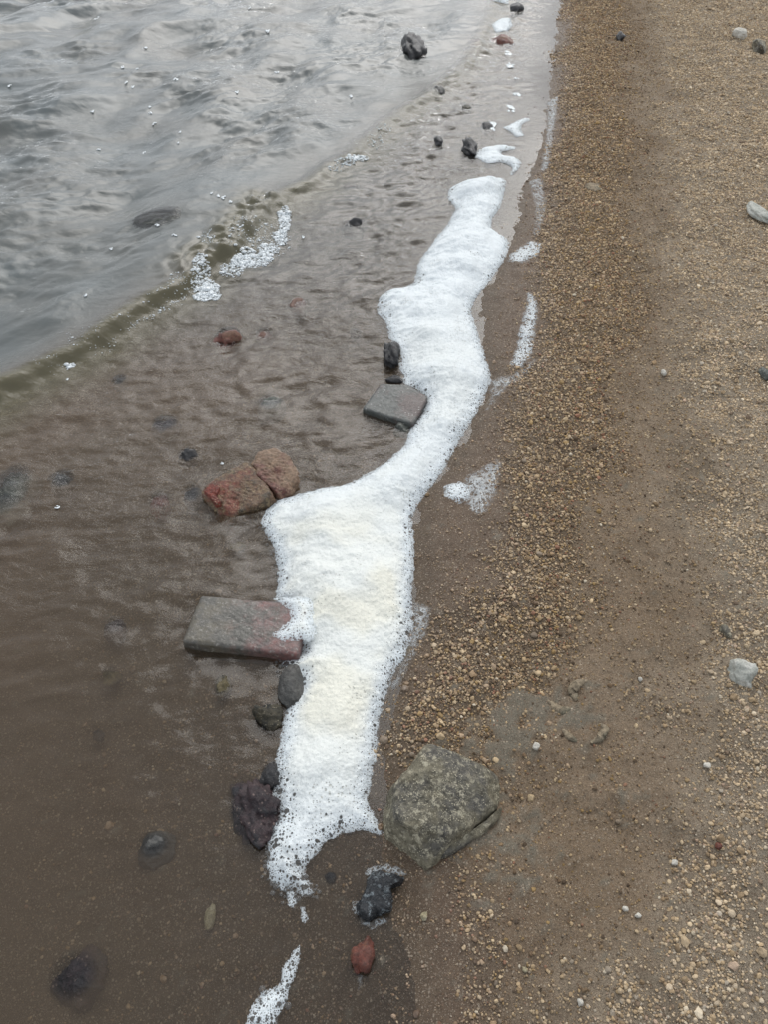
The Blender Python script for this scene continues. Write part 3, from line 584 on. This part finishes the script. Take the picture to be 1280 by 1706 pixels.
# slag lump near the boulder
tag(plate('slag_lump', [(596, 1500, .022), (612, 1480, .025), (612, 1460, .025), (632, 1447, .026), (655, 1452, .024), (672, 1458, .018), (668, 1470, .018), (650, 1474, .022), (655, 1495, .022), (650, 1512, .020), (628, 1520, .018), (612, 1532, .016), (598, 1520, .018)],
    M['tar'], .03, .006, 2, .03, 150, (.0055, 45), 35, facets=3, fine=.0012), 'black glistening slag lump below the boulder with pale flecks', 'slag')
ST = [
 ('rock', 690, 86, 46, 40, 'dark', 'dark jagged rock standing out of the water near the top', dict(height=.8, level=.075, rough=.3, seed=3, cuts=12)),
 ('stone', 861, 15, 24, 14, 'dark', 'small dark stone on the wet sand at the very top', dict(height=.7, level=.03, seed=4)),
 ('stone', 783, 244, 27, 26, 'dark', 'round black stone left of the thin zigzag foam strand', dict(height=.8, level=.035, rough=.25, seed=5)),
 ('stone', 812, 210, 20, 13, 'dark', 'small dark stone beside the bubble ring above the zigzag strand', dict(height=.6, level=.02, seed=6)),
 ('stone', 731, 235, 15, 13, 'dark', 'small dark stone in the rippled water left of the round black stone', dict(height=.7, level=.015, seed=7)),
 ('stone', 731, 154, 22, 12, 'grey', 'little grey stone in the wave line below the jagged rock', dict(height=.7, level=.018, seed=8)),
 ('stone', 778, 182, 16, 9, 'moss', 'tiny brown stone on the wet sheet of sand near the top', dict(height=.6, level=.012, seed=9)),
 ('stone', 265, 380, 92, 30, 'grey', 'long flat grey stone just breaking the surface left of the whitewater', dict(height=.5, level=.020, seed=10, rough=.1)),
 ('stone', 590, 377, 42, 20, 'dark', 'dark low stone awash between the breaker and the foam', dict(height=.6, level=.012, seed=11)),
 ('stone', 380, 570, 50, 40, 'red', 'rust orange stone awash below the breaking wave', dict(height=.7, level=.012, rough=.3, seed=12)),
 ('stone', 440, 562, 32, 20, 'pink', 'pale pink submerged stone to the right of the rust orange one', dict(height=.6, level=.002, seed=13)),
 ('stone', 496, 512, 34, 22, 'pink', 'dull pink stone under the wrinkled water between wave and foam', dict(height=.6, level=.002, seed=14)),
 ('stone', 592, 554, 20, 14, 'dark', 'small blue black submerged stone left of the upper foam', dict(height=.6, level=-.004, seed=15)),
 ('stone', 652, 587, 30, 36, 'dark', 'black crusty stone lodged in the left edge of the upper foam', dict(height=.9, level=.042, rough=.3, seed=16)),
 ('stone', 660, 634, 34, 12, 'dark', 'dark stone end behind the slate coloured tile', dict(height=.6, level=.010, seed=17)),
 ('stone', 672, 716, 30, 22, 'green', 'green grey stone under the front edge of the slate coloured tile', dict(height=.6, level=.006, seed=18)),
 ('stone', 450, 682, 48, 34, 'green', 'dark green grey submerged stone in midwater, left of the tile', dict(height=.6, level=-.006, seed=19)),
 ('stone', 277, 716, 48, 32, 'purple', 'purplish submerged stone upper left of the broken brick', dict(height=.6, level=-.004, seed=20)),
 ('stone', 313, 763, 36, 24, 'dark', 'black stone tip just left of the broken brick, highest of the dark pair', dict(height=.8, level=.008, seed=21)),
 ('stone', 322, 830, 32, 34, 'dark', 'dark submerged stone touching the left end of the broken brick', dict(height=.6, level=-.006, seed=22)),
 ('stone', 268, 843, 38, 34, 'red', 'red submerged pebble left of the broken brick', dict(height=.6, level=-.006, seed=23)),
 ('stone', 22, 835, 80, 96, 'green', 'large pale green stone under water at the left edge', dict(height=.6, level=-.008, seed=24, rough=.25)),
 ('stone', 106, 806, 44, 32, 'grey', 'dark grey stone next to the pale green one at left', dict(height=.6, level=-.004, seed=25)),
 ('stone', 585, 320, 30, 12, 'grey', 'faint grey stone under the ripples below the crest, left of the upper foam', dict(height=.5, level=-.004, seed=60)),
 ('stone', 200, 640, 26, 16, 'grey', 'small dim stone sunk below the left part of the wave', dict(height=.5, level=-.006, seed=61)),
 ('stone', 395, 912, 26, 18, 'ochre', 'small ochre stone sunk between the broken and the whole brick', dict(height=.4, level=-.012, seed=62)),
 ('stone', 165, 1225, 20, 18, 'dark', 'small dark sunk pebble well left of the mossy stone', dict(height=.5, level=-.020, seed=63)),
 ('stone', 195, 1052, 42, 32, 'purple', 'dark red submerged stone left of the whole brick', dict(height=.6, level=-.012, seed=26)),
 ('stone', 186, 1130, 32, 26, 'ochre', 'small ochre submerged stone below the dark red one at left', dict(height=.5, level=-.014, seed=27)),
 ('stone', 370, 1145, 28, 38, 'ochre', 'yellowish pointed stone just below the whole brick', dict(height=1.0, level=.010, seed=28)),
 ('stone', 446, 1196, 50, 46, 'moss', 'mossy dark brown stone at the left edge of the lower foam', dict(height=.9, level=.024, seed=29, rough=.25)),
 ('stone', 486, 1142, 46, 70, 'grey', 'smooth grey stone half under the foam below the whole brick', dict(height=.55, level=.018, seed=30, rough=.08)),
 ('stone', 452, 1292, 40, 50, 'dark', 'blue black stone at the foam edge above the purple one', dict(height=.7, level=.014, seed=31)),
 ('rock', 430, 1350, 100, 118, 'purple', 'large dark purple rock beside the lower left end of the foam', dict(height=.55, level=.024, seed=32, rough=.28)),
 ('stone', 260, 1415, 62, 56, 'grey', 'smooth grey submerged stone alone in the shallows at lower left', dict(height=.7, level=-.004, seed=33, rough=.08)),
 ('pebble', 350, 1527, 20, 38, 'cream', 'cream coloured pointed pebble in the shallows near the bottom', dict(height=.6, level=-.012, seed=34, rough=.1)),
 ('rock', 130, 1632, 96, 94, 'purple', 'dark reddish submerged rock in the bottom left corner', dict(height=.6, level=-.006, seed=35, rough=.25)),
 ('pebble', 550, 1462, 20, 16, 'dark', 'small black pebble left of the slag lump', dict(height=.7, seed=36)),
 ('brick_chip', 604, 1590, 38, 56, 'red', 'rusty red brick chip below the slag lump', dict(height=.7, seed=37, sink=.2, rough=.2)),
 ('pebble', 708, 1526, 14, 14, 'cream', 'yellow cream pebble right of the slag lump', dict(height=.5, seed=38, sub=3)),
 ('stone', 1236, 1120, 52, 52, 'pale', 'pale whitish grey stone on the gravel at the right edge', dict(height=.8, seed=39, sink=.3, rough=.2)),
 ('stone', 1211, 1052, 20, 26, 'boulder', 'small grey stone above the pale one at the right edge', dict(height=.7, seed=40)),
 ('pebble', 895, 1243, 16, 14, 'white', 'chunky cream white pebble right of the boulder', dict(height=.8, seed=41, sink=.2, sub=3)),
 ('pebble', 1068, 1131, 8, 8, 'white', 'tiny white pebble on the bare track', dict(height=.8, seed=42, sink=.2, sub=3)),
 ('brick_chip', 1198, 1409, 15, 13, 'red', 'small red brick chip on the right gravel', dict(height=.7, seed=43, sink=.2, sub=3)),
 ('pebble', 1125, 1437, 12, 12, 'white', 'pale lavender pebble left of the small red chip', dict(height=.7, seed=44, sink=.2, sub=3)),
 ('pebble', 1179, 1275, 18, 14, 'white', 'flat light pebble above the small red chip', dict(height=.6, seed=45, sink=.2, sub=3)),
 ('pebble', 1043, 1514, 12, 11, 'white', 'left of two white pebbles on the lower track', dict(height=.7, seed=46, sink=.2, sub=3)),
 ('pebble', 1065, 1525, 16, 11, 'white', 'right of two white pebbles on the lower track', dict(height=.7, seed=47, sink=.2, sub=3)),
 ('pebble', 968, 1669, 12, 16, 'white', 'white pebble near the bottom edge', dict(height=.7, seed=48, sink=.2, sub=3)),
 ('pebble', 875, 1615, 9, 9, 'cream', 'cream pebble in the gravel strip near the bottom', dict(height=.7, seed=58, sink=.2, sub=3)),
 ('stone', 1277, 623, 22, 22, 'green', 'grey green stone cut by the right edge halfway up', dict(height=.7, seed=49)),
 ('stone', 1266, 352, 40, 32, 'pale', 'light grey stone at the right edge in the upper part', dict(height=.3, seed=50, sink=.4)),
 ('stone', 1233, 56, 26, 13, 'white', 'small white stone in the top right corner', dict(height=.6, seed=51, sink=.35)),
 ('stone', 1266, 78, 30, 18, 'boulder', 'grey olive stone below the white one in the top right corner', dict(height=.7, seed=52)),
 ('brick_chip', 836, 73, 42, 18, 'red', 'flat bright red brick fragment on the wet sand at the top', dict(height=.5, level=.020, seed=53, rough=.12)),
 ('brick_chip', 793, 72, 20, 10, 'red', 'small red brick bit left of the bright red fragment', dict(height=.5, level=.012, seed=54)),
 ('pebble', 1036, 60, 14, 9, 'dark', 'small dark pebble on the far track', dict(height=.7, seed=55, sink=.2, sub=3)),
 ('pebble', 1107, 620, 10, 10, 'white', 'white pebble on the track halfway up', dict(height=.8, seed=56, sink=.2, sub=3)),
 ('stone', 990, 312, 32, 18, 'mud', 'flat tan stone sunk in the upper gravel strip', dict(height=.25, seed=57, sink=.45)),
]
for (nm, px, py, wp, hp, mt, lb, kw) in ST:
    if mt == 'white' and wp < 20: wp, hp = wp*.8, hp*.8
    if px > 980 and wp > 14: wp, hp = wp*.8, hp*.8; kw['sink'] = .4
    kw = dict(kw); kw.setdefault('sub', 4 if max(wp, hp) < 60 else 5)
    stone(nm, px, py, wp, hp, M[mt], lb, nm.replace('_', ' ') if nm != 'rock' else 'rock', **kw)
# the water over a stone is only as deep, and as murky, as the way down to the stone
wd = np.zeros(len(WV)); dm = water_ob.data.attributes['murk']; wm_ = np.zeros(len(WV), np.float32); dm.data.foreach_get('value', wm_)
for (x, y, a, b, cz, c) in TOPS:
    near = np.where((np.abs(WV[:, 0]-x) < a*1.0) & (np.abs(WV[:, 1]-y) < b*1.0))[0]
    if len(near) == 0: continue
    q = ((WV[near, 0]-x)/a/.82)**2+((WV[near, 1]-y)/b/.82)**2
    top = cz+c*np.sqrt(np.clip(1-q, 0, 1))
    dd = np.where(q < 1, np.clip(WV[near, 2]-top, 0, 9), 9)
    wm_[near] = np.minimum(wm_[near], 1-np.exp(-dd/.085)+.0)
dm.data.foreach_set('value', wm_)
# dried mud curls right of the boulder
def mud_curl(path, wpx, label):
    P = resample_open(np.array(path, float), 40); X, Y, Z = np.array([on_ground(*p) for p in P]).T
    m, _ = px_m(*path[0]); r = wpx*m/2; K = 10; Vs = []
    T = np.gradient(np.c_[X, Y], axis=0); T /= np.linalg.norm(T, axis=1)[:, None]; Nn = np.c_[-T[:, 1], T[:, 0]]
    for i in range(len(X)):
        e = math.sin(math.pi*(i+.5)/len(X))**.5*1.3
        for q in range(K):
            a = math.pi*2*q/K; rr = r*e*(1+.35*float(pnoise(i*.35, q*.8, 5)))
            Vs.append((X[i]+Nn[i, 0]*math.cos(a)*rr, Y[i]+Nn[i, 1]*math.cos(a)*rr, Z[i]+.001+math.sin(a)*rr*.8))
    i = np.arange(len(X)*K).reshape(-1, K); a, b = i[:-1], i[1:]
    return tag(mesh_np('mud_lump', Vs, np.stack([a, np.roll(a, -1, 1), np.roll(b, -1, 1), b], -1).reshape(-1, 4), M['mud'], origin=(X.mean(), Y.mean(), Z.mean())), label, 'mud', 'dried mud lumps beside the boulder')
def resample_open(P, n):
    L = np.r_[0, np.cumsum(np.hypot(*np.diff(P, axis=0).T))]; t = np.linspace(0, L[-1], n)
    return np.stack([np.interp(t, L, P[:, k]) for k in (0, 1)], 1)
mud_curl([(980, 1134), (965, 1138), (953, 1150), (962, 1168)], 12, 'topmost hooked curl of pale dried mud right of the boulder')
mud_curl([(912, 1168), (924, 1178), (938, 1186), (952, 1180)], 12, 'middle pale mud ridge between the boulder and the track')
mud_curl([(938, 1215), (950, 1228), (962, 1236)], 9, 'lower left short ridge of pale dried mud')
mud_curl([(985, 1238), (1000, 1230), (1010, 1215), (1002, 1205)], 10, 'greyish mud curl furthest to the right')
# ------------------------------------------------------------------ foam
foam_items = []
def foam(name, poly, label, H=.03, wdt=.03, lace=0.0, cat='foam', res=None, cream=None, group=None, wob=.006, base_extra=0.0, zb=None):
    P = np.array(poly, float); X0, Y0 = at_z(P[:, 0], P[:, 1], .004 if zb is None else zb); P = np.c_[X0, Y0]
    P = resample(P, max(60, len(poly)*4), 1)
    y0, y1, x0, x1 = P[:, 1].min()-.01, P[:, 1].max()+.01, P[:, 0].min()-.01, P[:, 0].max()+.01
    xs = np.arange(x0, x1, .0023 if (y0+y1)/2 < 2.2 else .0035) if res is None else np.arange(x0, x1, res)
    ys = [y0]
    while ys[-1] < y1: ys.append(ys[-1]+.0017+.0008*ys[-1])
    GX, GY = np.meshgrid(xs, ys); X, Y = GX.ravel(), GY.ravel()
    best = np.full(len(X), 9.); inside = np.zeros(len(X), bool)
    Q = np.r_[P, P[:1]]
    for k in range(len(P)):
        (ax, ay), (bx, by) = Q[k], Q[k+1]; dx, dy = bx-ax, by-ay; l2 = dx*dx+dy*dy+1e-12
        t = np.clip(((X-ax)*dx+(Y-ay)*dy)/l2, 0, 1); best = np.minimum(best, (X-ax-t*dx)**2+(Y-ay-t*dy)**2)
        if dy != 0:
            c = ((ay > Y) != (by > Y)) & (X < dx*(Y-ay)/dy+ax); inside ^= c
    d = np.sqrt(best)*np.where(inside, 1, -1)
    d = d+wob*fbm(X*45, Y*45, 3, 201)*.7+.0015*pnoise(X*260, Y*260, 205)
    base = np.maximum(ground_z(X, Y), water_z(X, Y))+.0006+base_extra
    if zb is not None: base = np.full(len(X), zb)
    din = np.maximum(d, 0)
    tall = H*(.75+.5*np.clip(fbm(X*6, Y*6, 2, 210)+.5, 0, 1))
    prof = 1-np.exp(-(din/wdt)**1.25)
    z = base+tall*prof
    k2 = sm(.003, .03, din)
    z = z+k2*(fbm(X*9, Y*9, 3, 215, .4)*.0045+fbm(X*34, Y*34, 2, 221)*.0016*(.3+1.4*sm(-.1, .3, pnoise(X*7, Y*7, 216)))+(.3-np.abs(pnoise(X*95+Y*20, Y*95, 217)))*.0008)*min(1, H/.02)
    z = z+sm(.002, .015, din)*(fbm(X*120, Y*120, 2, 218, .7)*.0011+(.3-sab(pnoise(X*210, Y*210, 219), .05))*.0008)
    Fc = grid_faces(len(ys), len(xs)); ok = (d > -.0008)[Fc].all(1)
    cr = (.45+.55*sm(-.4, .5, fbm(X*6, Y*6, 3, 231)))*sm(.008, .05, din)*sm(.55, .75, Y)*(1-.75*sm(1.2, 1.5, Y))*(1-sm(2.0, 2.5, Y)) if cream is None else np.full(len(X), cream)
    lc_ = np.full(len(X), lace)
    if lace == 0:
        for (px, py, rr, am) in ((470, 1062, .05, .6), (480, 1112, .035, .7), (505, 1120, .03, .35), (470, 1440, .06, .5), (500, 1395, .045, .4), (500, 1340, .035, .3), (490, 1470, .04, .45), (515, 1480, .02, .5), (680, 1060, .05, .35),
                (660, 1120, .04, .4), (800, 660, .05, .3), (640, 510, .035, .45), (790, 430, .05, .35), (700, 470, .04, .4), (838, 310, .04, .3), (690, 690, .02, .5), (690, 560, .02, .3), (560, 1390, .04, .25), (460, 1300, .03, .4)):
            lc_ = np.maximum(lc_, am*blob(X, Y, px, py, rr, .01))
        lc_ = lc_*(.6+.8*np.clip(fbm(X*25, Y*25, 2, 240)+.5, 0, 1))
    V, Fc, at = keep(np.stack([X, Y, z], 1), Fc, ok, {'edge': ('FLOAT', din), 'cream': ('FLOAT', cr), 'lace': ('FLOAT', lc_)})
    o = mesh_np(name, V, Fc, M['foam'], attrs=at, origin=(V[:, 0].mean(), V[:, 1].mean(), 0.))
    return tag(o, label, cat, group)
MAINF = [(745, 330), (750, 310), (775, 302), (800, 297), (835, 294), (846, 300), (843, 318), (835, 345), (822, 362), (820, 380), (845, 395), (851, 405), (845, 430), (820, 465), (795, 495), (786, 515), (795, 545),
 (805, 575), (815, 610), (821, 632), (805, 670), (785, 705), (765, 735), (745, 775), (720, 810), (700, 835), (688, 860), (690, 890), (692, 930), (690, 970), (688, 1010), (690, 1050), (680, 1090), (655, 1125), (645, 1160),
 (631, 1200), (630, 1240), (622, 1290), (612, 1340), (624, 1352), (636, 1375), (640, 1396), (628, 1390), (612, 1383), (590, 1380), (565, 1390), (540, 1405), (520, 1430), (503, 1455), (520, 1465), (528, 1485), (515, 1498), (500, 1490),
 (495, 1478), (488, 1490), (470, 1485), (450, 1470), (441, 1440), (445, 1400), (450, 1380), (470, 1360), (462, 1340), (452, 1310), (458, 1270), (465, 1230), (475, 1180), (484, 1165), (500, 1130), (478, 1128),
 (464, 1110), (470, 1095), (502, 1092), (500, 1076), (470, 1070), (450, 1058), (470, 1045), (480, 1030), (475, 1010), (455, 995), (460, 975), (462, 940), (455, 910), (440, 890), (433, 870), (440, 850), (455, 835), (490, 825),
 (530, 812), (570, 808), (600, 795), (640, 770), (675, 740), (682, 715), (690, 705), (702, 690), (712, 664), (695, 648), (670, 640), (674, 630), (665, 610), (668, 590), (650, 570), (645, 545), (640, 530), (627, 522), (630, 500),
 (645, 485), (690, 470), (695, 440), (715, 410), (740, 380), (752, 360), (760, 345)]
foam('foam_streak', MAINF, 'long thick white foam streak winding along the waterline', .044, .055)
foam('foam_lobe', [(452, 996), (480, 994), (530, 992), (528, 1060), (512, 1072), (498, 1068), (484, 1066), (466, 1069), (450, 1058), (470, 1044), (484, 1030), (476, 1012)],
     'bubbly lobe of foam spilling onto the right end of the whole brick', .014, .03, .14, zb=.0285)
foam('foam_strand', [(790, 255), (805, 247), (830, 240), (860, 243), (862, 248), (835, 252), (840, 258), (865, 262), (872, 272), (858, 290), (848, 292), (855, 278), (840, 270), (812, 272), (795, 265)],
     'thin zigzag strand of foam above the long streak', .012, .02, .12, cream=0)
foam('foam_patch', [(836, 214), (860, 200), (878, 194), (886, 198), (870, 208), (870, 216), (877, 226), (860, 228), (850, 218)], 'small forked foam patch above the zigzag strand', .010, .02, .25, cream=0)
foam('foam_patch', [(819, 42), (832, 32), (852, 32), (856, 42), (846, 54), (825, 53)], 'compact round foam patch near the top on the wet sand', .02, .03, .05, cream=0)
foam('foam_patch', [(812, -4), (850, -4), (848, 6), (822, 6)], 'foam patch cut by the top edge', .015, .03, .1, cream=0)
foam('foam_strand', [(502, 1570), (499, 1600), (487, 1640), (472, 1680), (456, 1716), (403, 1716), (418, 1672), (435, 1650), (463, 1640), (470, 1610), (488, 1582)], 'bubbly foam tongue running off the bottom edge', .008, .02, .30, cream=0, wob=.003)
foam('foam_strand', [(474, 1484), (490, 1482), (496, 1505), (490, 1514), (478, 1506)], 'short thin tail hanging from the end of the long streak', .005, .02, .36, cream=0, wob=.003)
foam('foam_fleck', [(498, 1508), (508, 1508), (515, 1530), (508, 1538), (500, 1530)], 'thin fleck of foam just below the tail of the streak', .004, .02, .4, cream=0, wob=.003)
foam('foam_patch', [(738, 812), (765, 806), (785, 815), (785, 835), (765, 845), (740, 836)], 'round whitish foam blot on the sand right of the streak bend', .006, .02, .35, cream=0)
LABF = 'thin lacy film of drying foam bubbles on the wet sand'
for (poly, lb, lc) in [
  ([(848, 425), (880, 408), (908, 410), (898, 434), (870, 445), (846, 442)], 'lacy foam film right of the upper streak, beside the gravel', .55),
  ([(878, 490), (893, 495), (898, 530), (893, 560), (888, 600), (868, 622), (846, 614), (858, 585), (864, 550), (874, 520)], 'tall lacy foam film right of the bulging upper streak', .55),
  ([(770, 800), (800, 785), (835, 765), (838, 790), (822, 850), (800, 875), (775, 850)], 'grey lacy foam film beside the round blot', .8),
  ([(912, 165), (934, 160), (928, 200), (918, 285), (898, 290), (910, 225)], 'narrow lacy foam film along the far gravel edge', .8),
  ([(815, 632), (850, 628), (895, 600), (890, 625), (850, 650), (810, 690)], 'faint foam film joining the streak to the gravel', .95),
  ([(880, 300), (905, 300), (915, 350), (900, 400), (885, 400), (892, 350)], 'faint lacy foam film on the sand below the far one', .9),
  ([(688, 1000), (722, 1010), (715, 1050), (690, 1100), (658, 1150), (645, 1150), (680, 1085)], 'bubbly fringe of foam on the sand right of the lower streak', .8),
  ([(584, 1500), (600, 1498), (596, 1520), (612, 1536), (640, 1526), (650, 1534), (620, 1544), (598, 1540)], 'foam rim around the lower side of the slag lump', .5),
  ([(606, 1452), (630, 1440), (660, 1440), (680, 1456), (668, 1460), (640, 1450), (614, 1462)], 'foam rim between the slag lump and the boulder', .5),
  ([(596, 1625), (604, 1622), (606, 1645), (598, 1650)], 'faint whitish smear below the rusty brick chip', .9),
]: foam('foam_film', poly, lb, .003, .02, lc, cream=0, wob=.008)
# floating flecks of bubbles
fl = [(249, 178), (250, 188), (256, 206), (300, 220), (296, 238), (495, 197), (362, 327), (352, 322), (372, 329), (383, 336), (163, 250), (240, 80), (228, 115), (203, 110), (15, 140), (157, 12), (460, 115), (415, 13),
      (395, 153), (210, 137), (220, 145), (293, 132), (240, 254), (445, 52), (150, 170), (330, 395), (585, 160), (115, 605), (505, 395), (262, 375), (290, 392), (185, 415), (142, 492), (95, 845), (370, 772), (112, 632)]
def fleck(px, py, wp, hp, seed, label, group, nm='foam_fleck', lift=.001):
    x, y, z = on_water(px, py, .001); m, sv = px_m(px, py); a = wp*m/2; b = hp*m/2/sv; rg = np.random.default_rng(seed); Vs = []; Fs = []; k = 0
    for q in range(9):
        r = a*rg.uniform(.22, .5); an = rg.uniform(0, 6.28); rr = rg.uniform(.3, .9)
        V, Fc = ICO[2]; V = V*np.array([r, r*b/a, min(r, .004)*.5]); V = V+np.array([math.cos(an)*rr*a, math.sin(an)*rr*b, lift]); Vs.append(V); Fs.append(Fc+k); k += len(V)
    o = mesh_np(nm, np.vstack(Vs), np.vstack(Fs), MFB); o.location = (x, y, z); return tag(o, label, 'foam', group)
kk = NT('bubble_froth'); hn = kk.noise(200, 3)
MFB = kk.done(kk.n('ShaderNodeMixShader', None, _0=kk.mr(hn, .35, .6, .25, .95), _1=kk.n('ShaderNodeBsdfTransparent').outputs[0], _2=kk.pbsdf((.78, .82, .84), .3, .5, kk.bump(kk.noise(500, 2), .5, .001))).outputs[0])
for i, (px, py) in enumerate(fl):
    fleck(px, py, random.uniform(4, 9), random.uniform(2.5, 5), i+300, 'little white fleck of bubbles adrift on the open water', 'foam flecks adrift on the water')
for i, (px, py, wp, hp, lb) in enumerate([(853, 181, 17, 12, 'bubble cluster just above the forked foam patch'), (862, 157, 14, 7, 'thin bubble cluster third below the red brick fragment'), (850, 108, 16, 8, 'oval bubble cluster second below the red brick fragment'),
        (848, 89, 16, 7, 'oval bubble cluster directly below the red brick fragment'), (861, 131, 9, 4, 'tiny bubble dab on the wet sand between oval clusters'), (824, 211, 17, 12, 'ring of bubbles beside a small dark stone')]):
    fleck(px, py, wp, hp, i+400, lb, 'bubble clusters on the far wet sand', 'bubble_cluster')
# whitewater of the small breaker
def froth(name, spots, label, seed):
    rg = np.random.default_rng(seed); Vs = []; Fs = []; k = 0
    c = on_water(*spots[0][:2]); 
    for (px, py, wp, hp, cnt, r0) in spots:
        for q in range(int(cnt*3.4)):
            an = rg.uniform(0, 6.28); rr = rg.random()**.62*1.25
            x, y, z = on_water(px+math.cos(an)*rr*wp/2, py+math.sin(an)*rr*hp/2); r = .55*r0*math.exp(rg.normal(0, .5))
            V, Fc = ICO[2] if r > .003 else ICO[1]
            V = V*(1+.25*pn3(V, 1.7, seed+q)[:, None]); V = V*np.array([r*1.25, r, r*.6])+np.array([x-c[0], y-c[1], z-c[2]+rg.random()*.002]); Vs.append(V); Fs.append(Fc+k); k += len(V)
    o = mesh_np(name, np.vstack(Vs), np.vstack(Fs), MFB); o.location = c; return tag(o, label, 'foam', kind='stuff')
froth('whitewater', [(474, 365, 16, 36, 110, .0045), (468, 395, 16, 24, 70, .004), (448, 415, 28, 16, 60, .0045), (440, 430, 22, 18, 60, .005), (405, 428, 36, 26, 110, .0055), (385, 450, 34, 20, 80, .0035), (420, 440, 40, 10, 50, .004),
     (415, 390, 70, 50, 60, .003), (345, 395, 20, 20, 25, .003), (450, 400, 60, 50, 50, .003)], 'white froth tumbling off the crest of the small breaker', 500)
froth('whitewater', [(335, 438, 22, 26, 80, .0040), (325, 460, 16, 24, 60, .0035), (345, 480, 30, 22, 90, .005), (338, 495, 26, 10, 60, .005), (358, 492, 16, 14, 40, .0035), (300, 470, 40, 30, 30, .0025), (270, 500, 60, 30, 26, .0022)], 'lower left clump of froth on the breaker', 501)
froth('whitewater', [(575, 268, 30, 9, 35, .004), (590, 262, 26, 9, 35, .005), (605, 264, 14, 10, 20, .004), (625, 235, 22, 20, 26, .003), (560, 280, 24, 10, 20, .003), (640, 215, 20, 14, 16, .003)], 'sparse white froth on the wave further up the shore', 502)
froth('whitewater', [(114, 605, 14, 8, 22, .0035), (150, 560, 70, 30, 20, .002), (220, 530, 60, 26, 22, .0022), (90, 600, 60, 20, 10, .002)], 'few specks of froth on the wave at the left', 503)
# glossy bubbles clinging to the foam rim
kb = NT('soap_bubble')
lw = kb.n('ShaderNodeLayerWeight', None, Blend=.35).outputs['Facing']
bsh = kb.n('ShaderNodeMixShader', None, _0=kb.mr(lw, .35, 1, .05, .75), _1=kb.n('ShaderNodeBsdfTransparent', None, Color=(.93, .94, .95, 1)).outputs[0], _2=kb.n('ShaderNodeBsdfDiffuse', None, Color=(.75, .8, .82, 1)).outputs[0]).outputs[0]
fr = kb.n('ShaderNodeFresnel', None, IOR=1.33).outputs[0]
MB_ = kb.done(kb.n('ShaderNodeMixShader', None, _0=fr, _1=bsh, _2=kb.n('ShaderNodeBsdfGlossy', None, Roughness=.03).outputs[0]).outputs[0])
def bubbles(par, path, n, r0, r1, spread, seed):
    rg = np.random.default_rng(seed); P = resample_open(np.array(path, float), 60); Vs = []; Fs = []; k = 0
    V0, F0 = ICO[3]; kp = V0[:, 2] > -.2; ok = kp[F0].all(1); re = np.cumsum(kp)-1; V0, F0 = V0[kp], re[F0[ok]]
    placed = []
    for q in range(n*4):
        if len(placed) >= n: break
        p = P[rg.integers(0, 60)]; r = rg.uniform(r0, r1)**1.0
        x, y = at_z(p[0]+rg.normal(0, spread), p[1]+rg.normal(0, spread), .004); x, y = float(x), float(y)
        if any((x-a)**2+(y-b)**2 < (r+c)**2*.8 for a, b, c in placed): continue
        placed.append((x, y, r)); z = max(float(water_z(x, y)), float(ground_z(x, y)))
        V = V0*np.array([r, r, r*.8])+np.array([x, y, z+.001]); Vs.append(V); Fs.append(F0+k); k += len(V)
    o = mesh_np('bubbles', np.vstack(Vs), np.vstack(Fs), MB_, par, origin=tuple(par.location)); o['kind'] = 'stuff'
streak = bpy.data.objects['foam_streak']; tongue = [o for o in bpy.data.objects if o.name.startswith('foam_strand')][1]
bubbles(streak, [(462, 1052), (452, 1068), (476, 1080), (500, 1076), (468, 1096), (464, 1120), (476, 1135)], 60, .0020, .0052, 5, 1)
bubbles(streak, [(436, 875), (445, 900), (458, 930), (462, 970)], 34, .0015, .0038, 2.5, 2)
bubbles(streak, [(462, 1345), (446, 1385), (443, 1430), (455, 1472), (480, 1488), (505, 1470), (520, 1490)], 70, .0018, .0050, 7, 3)
bubbles(tongue, [(430, 1706), (440, 1675), (465, 1650)], 26, .0025, .0065, 9, 4)
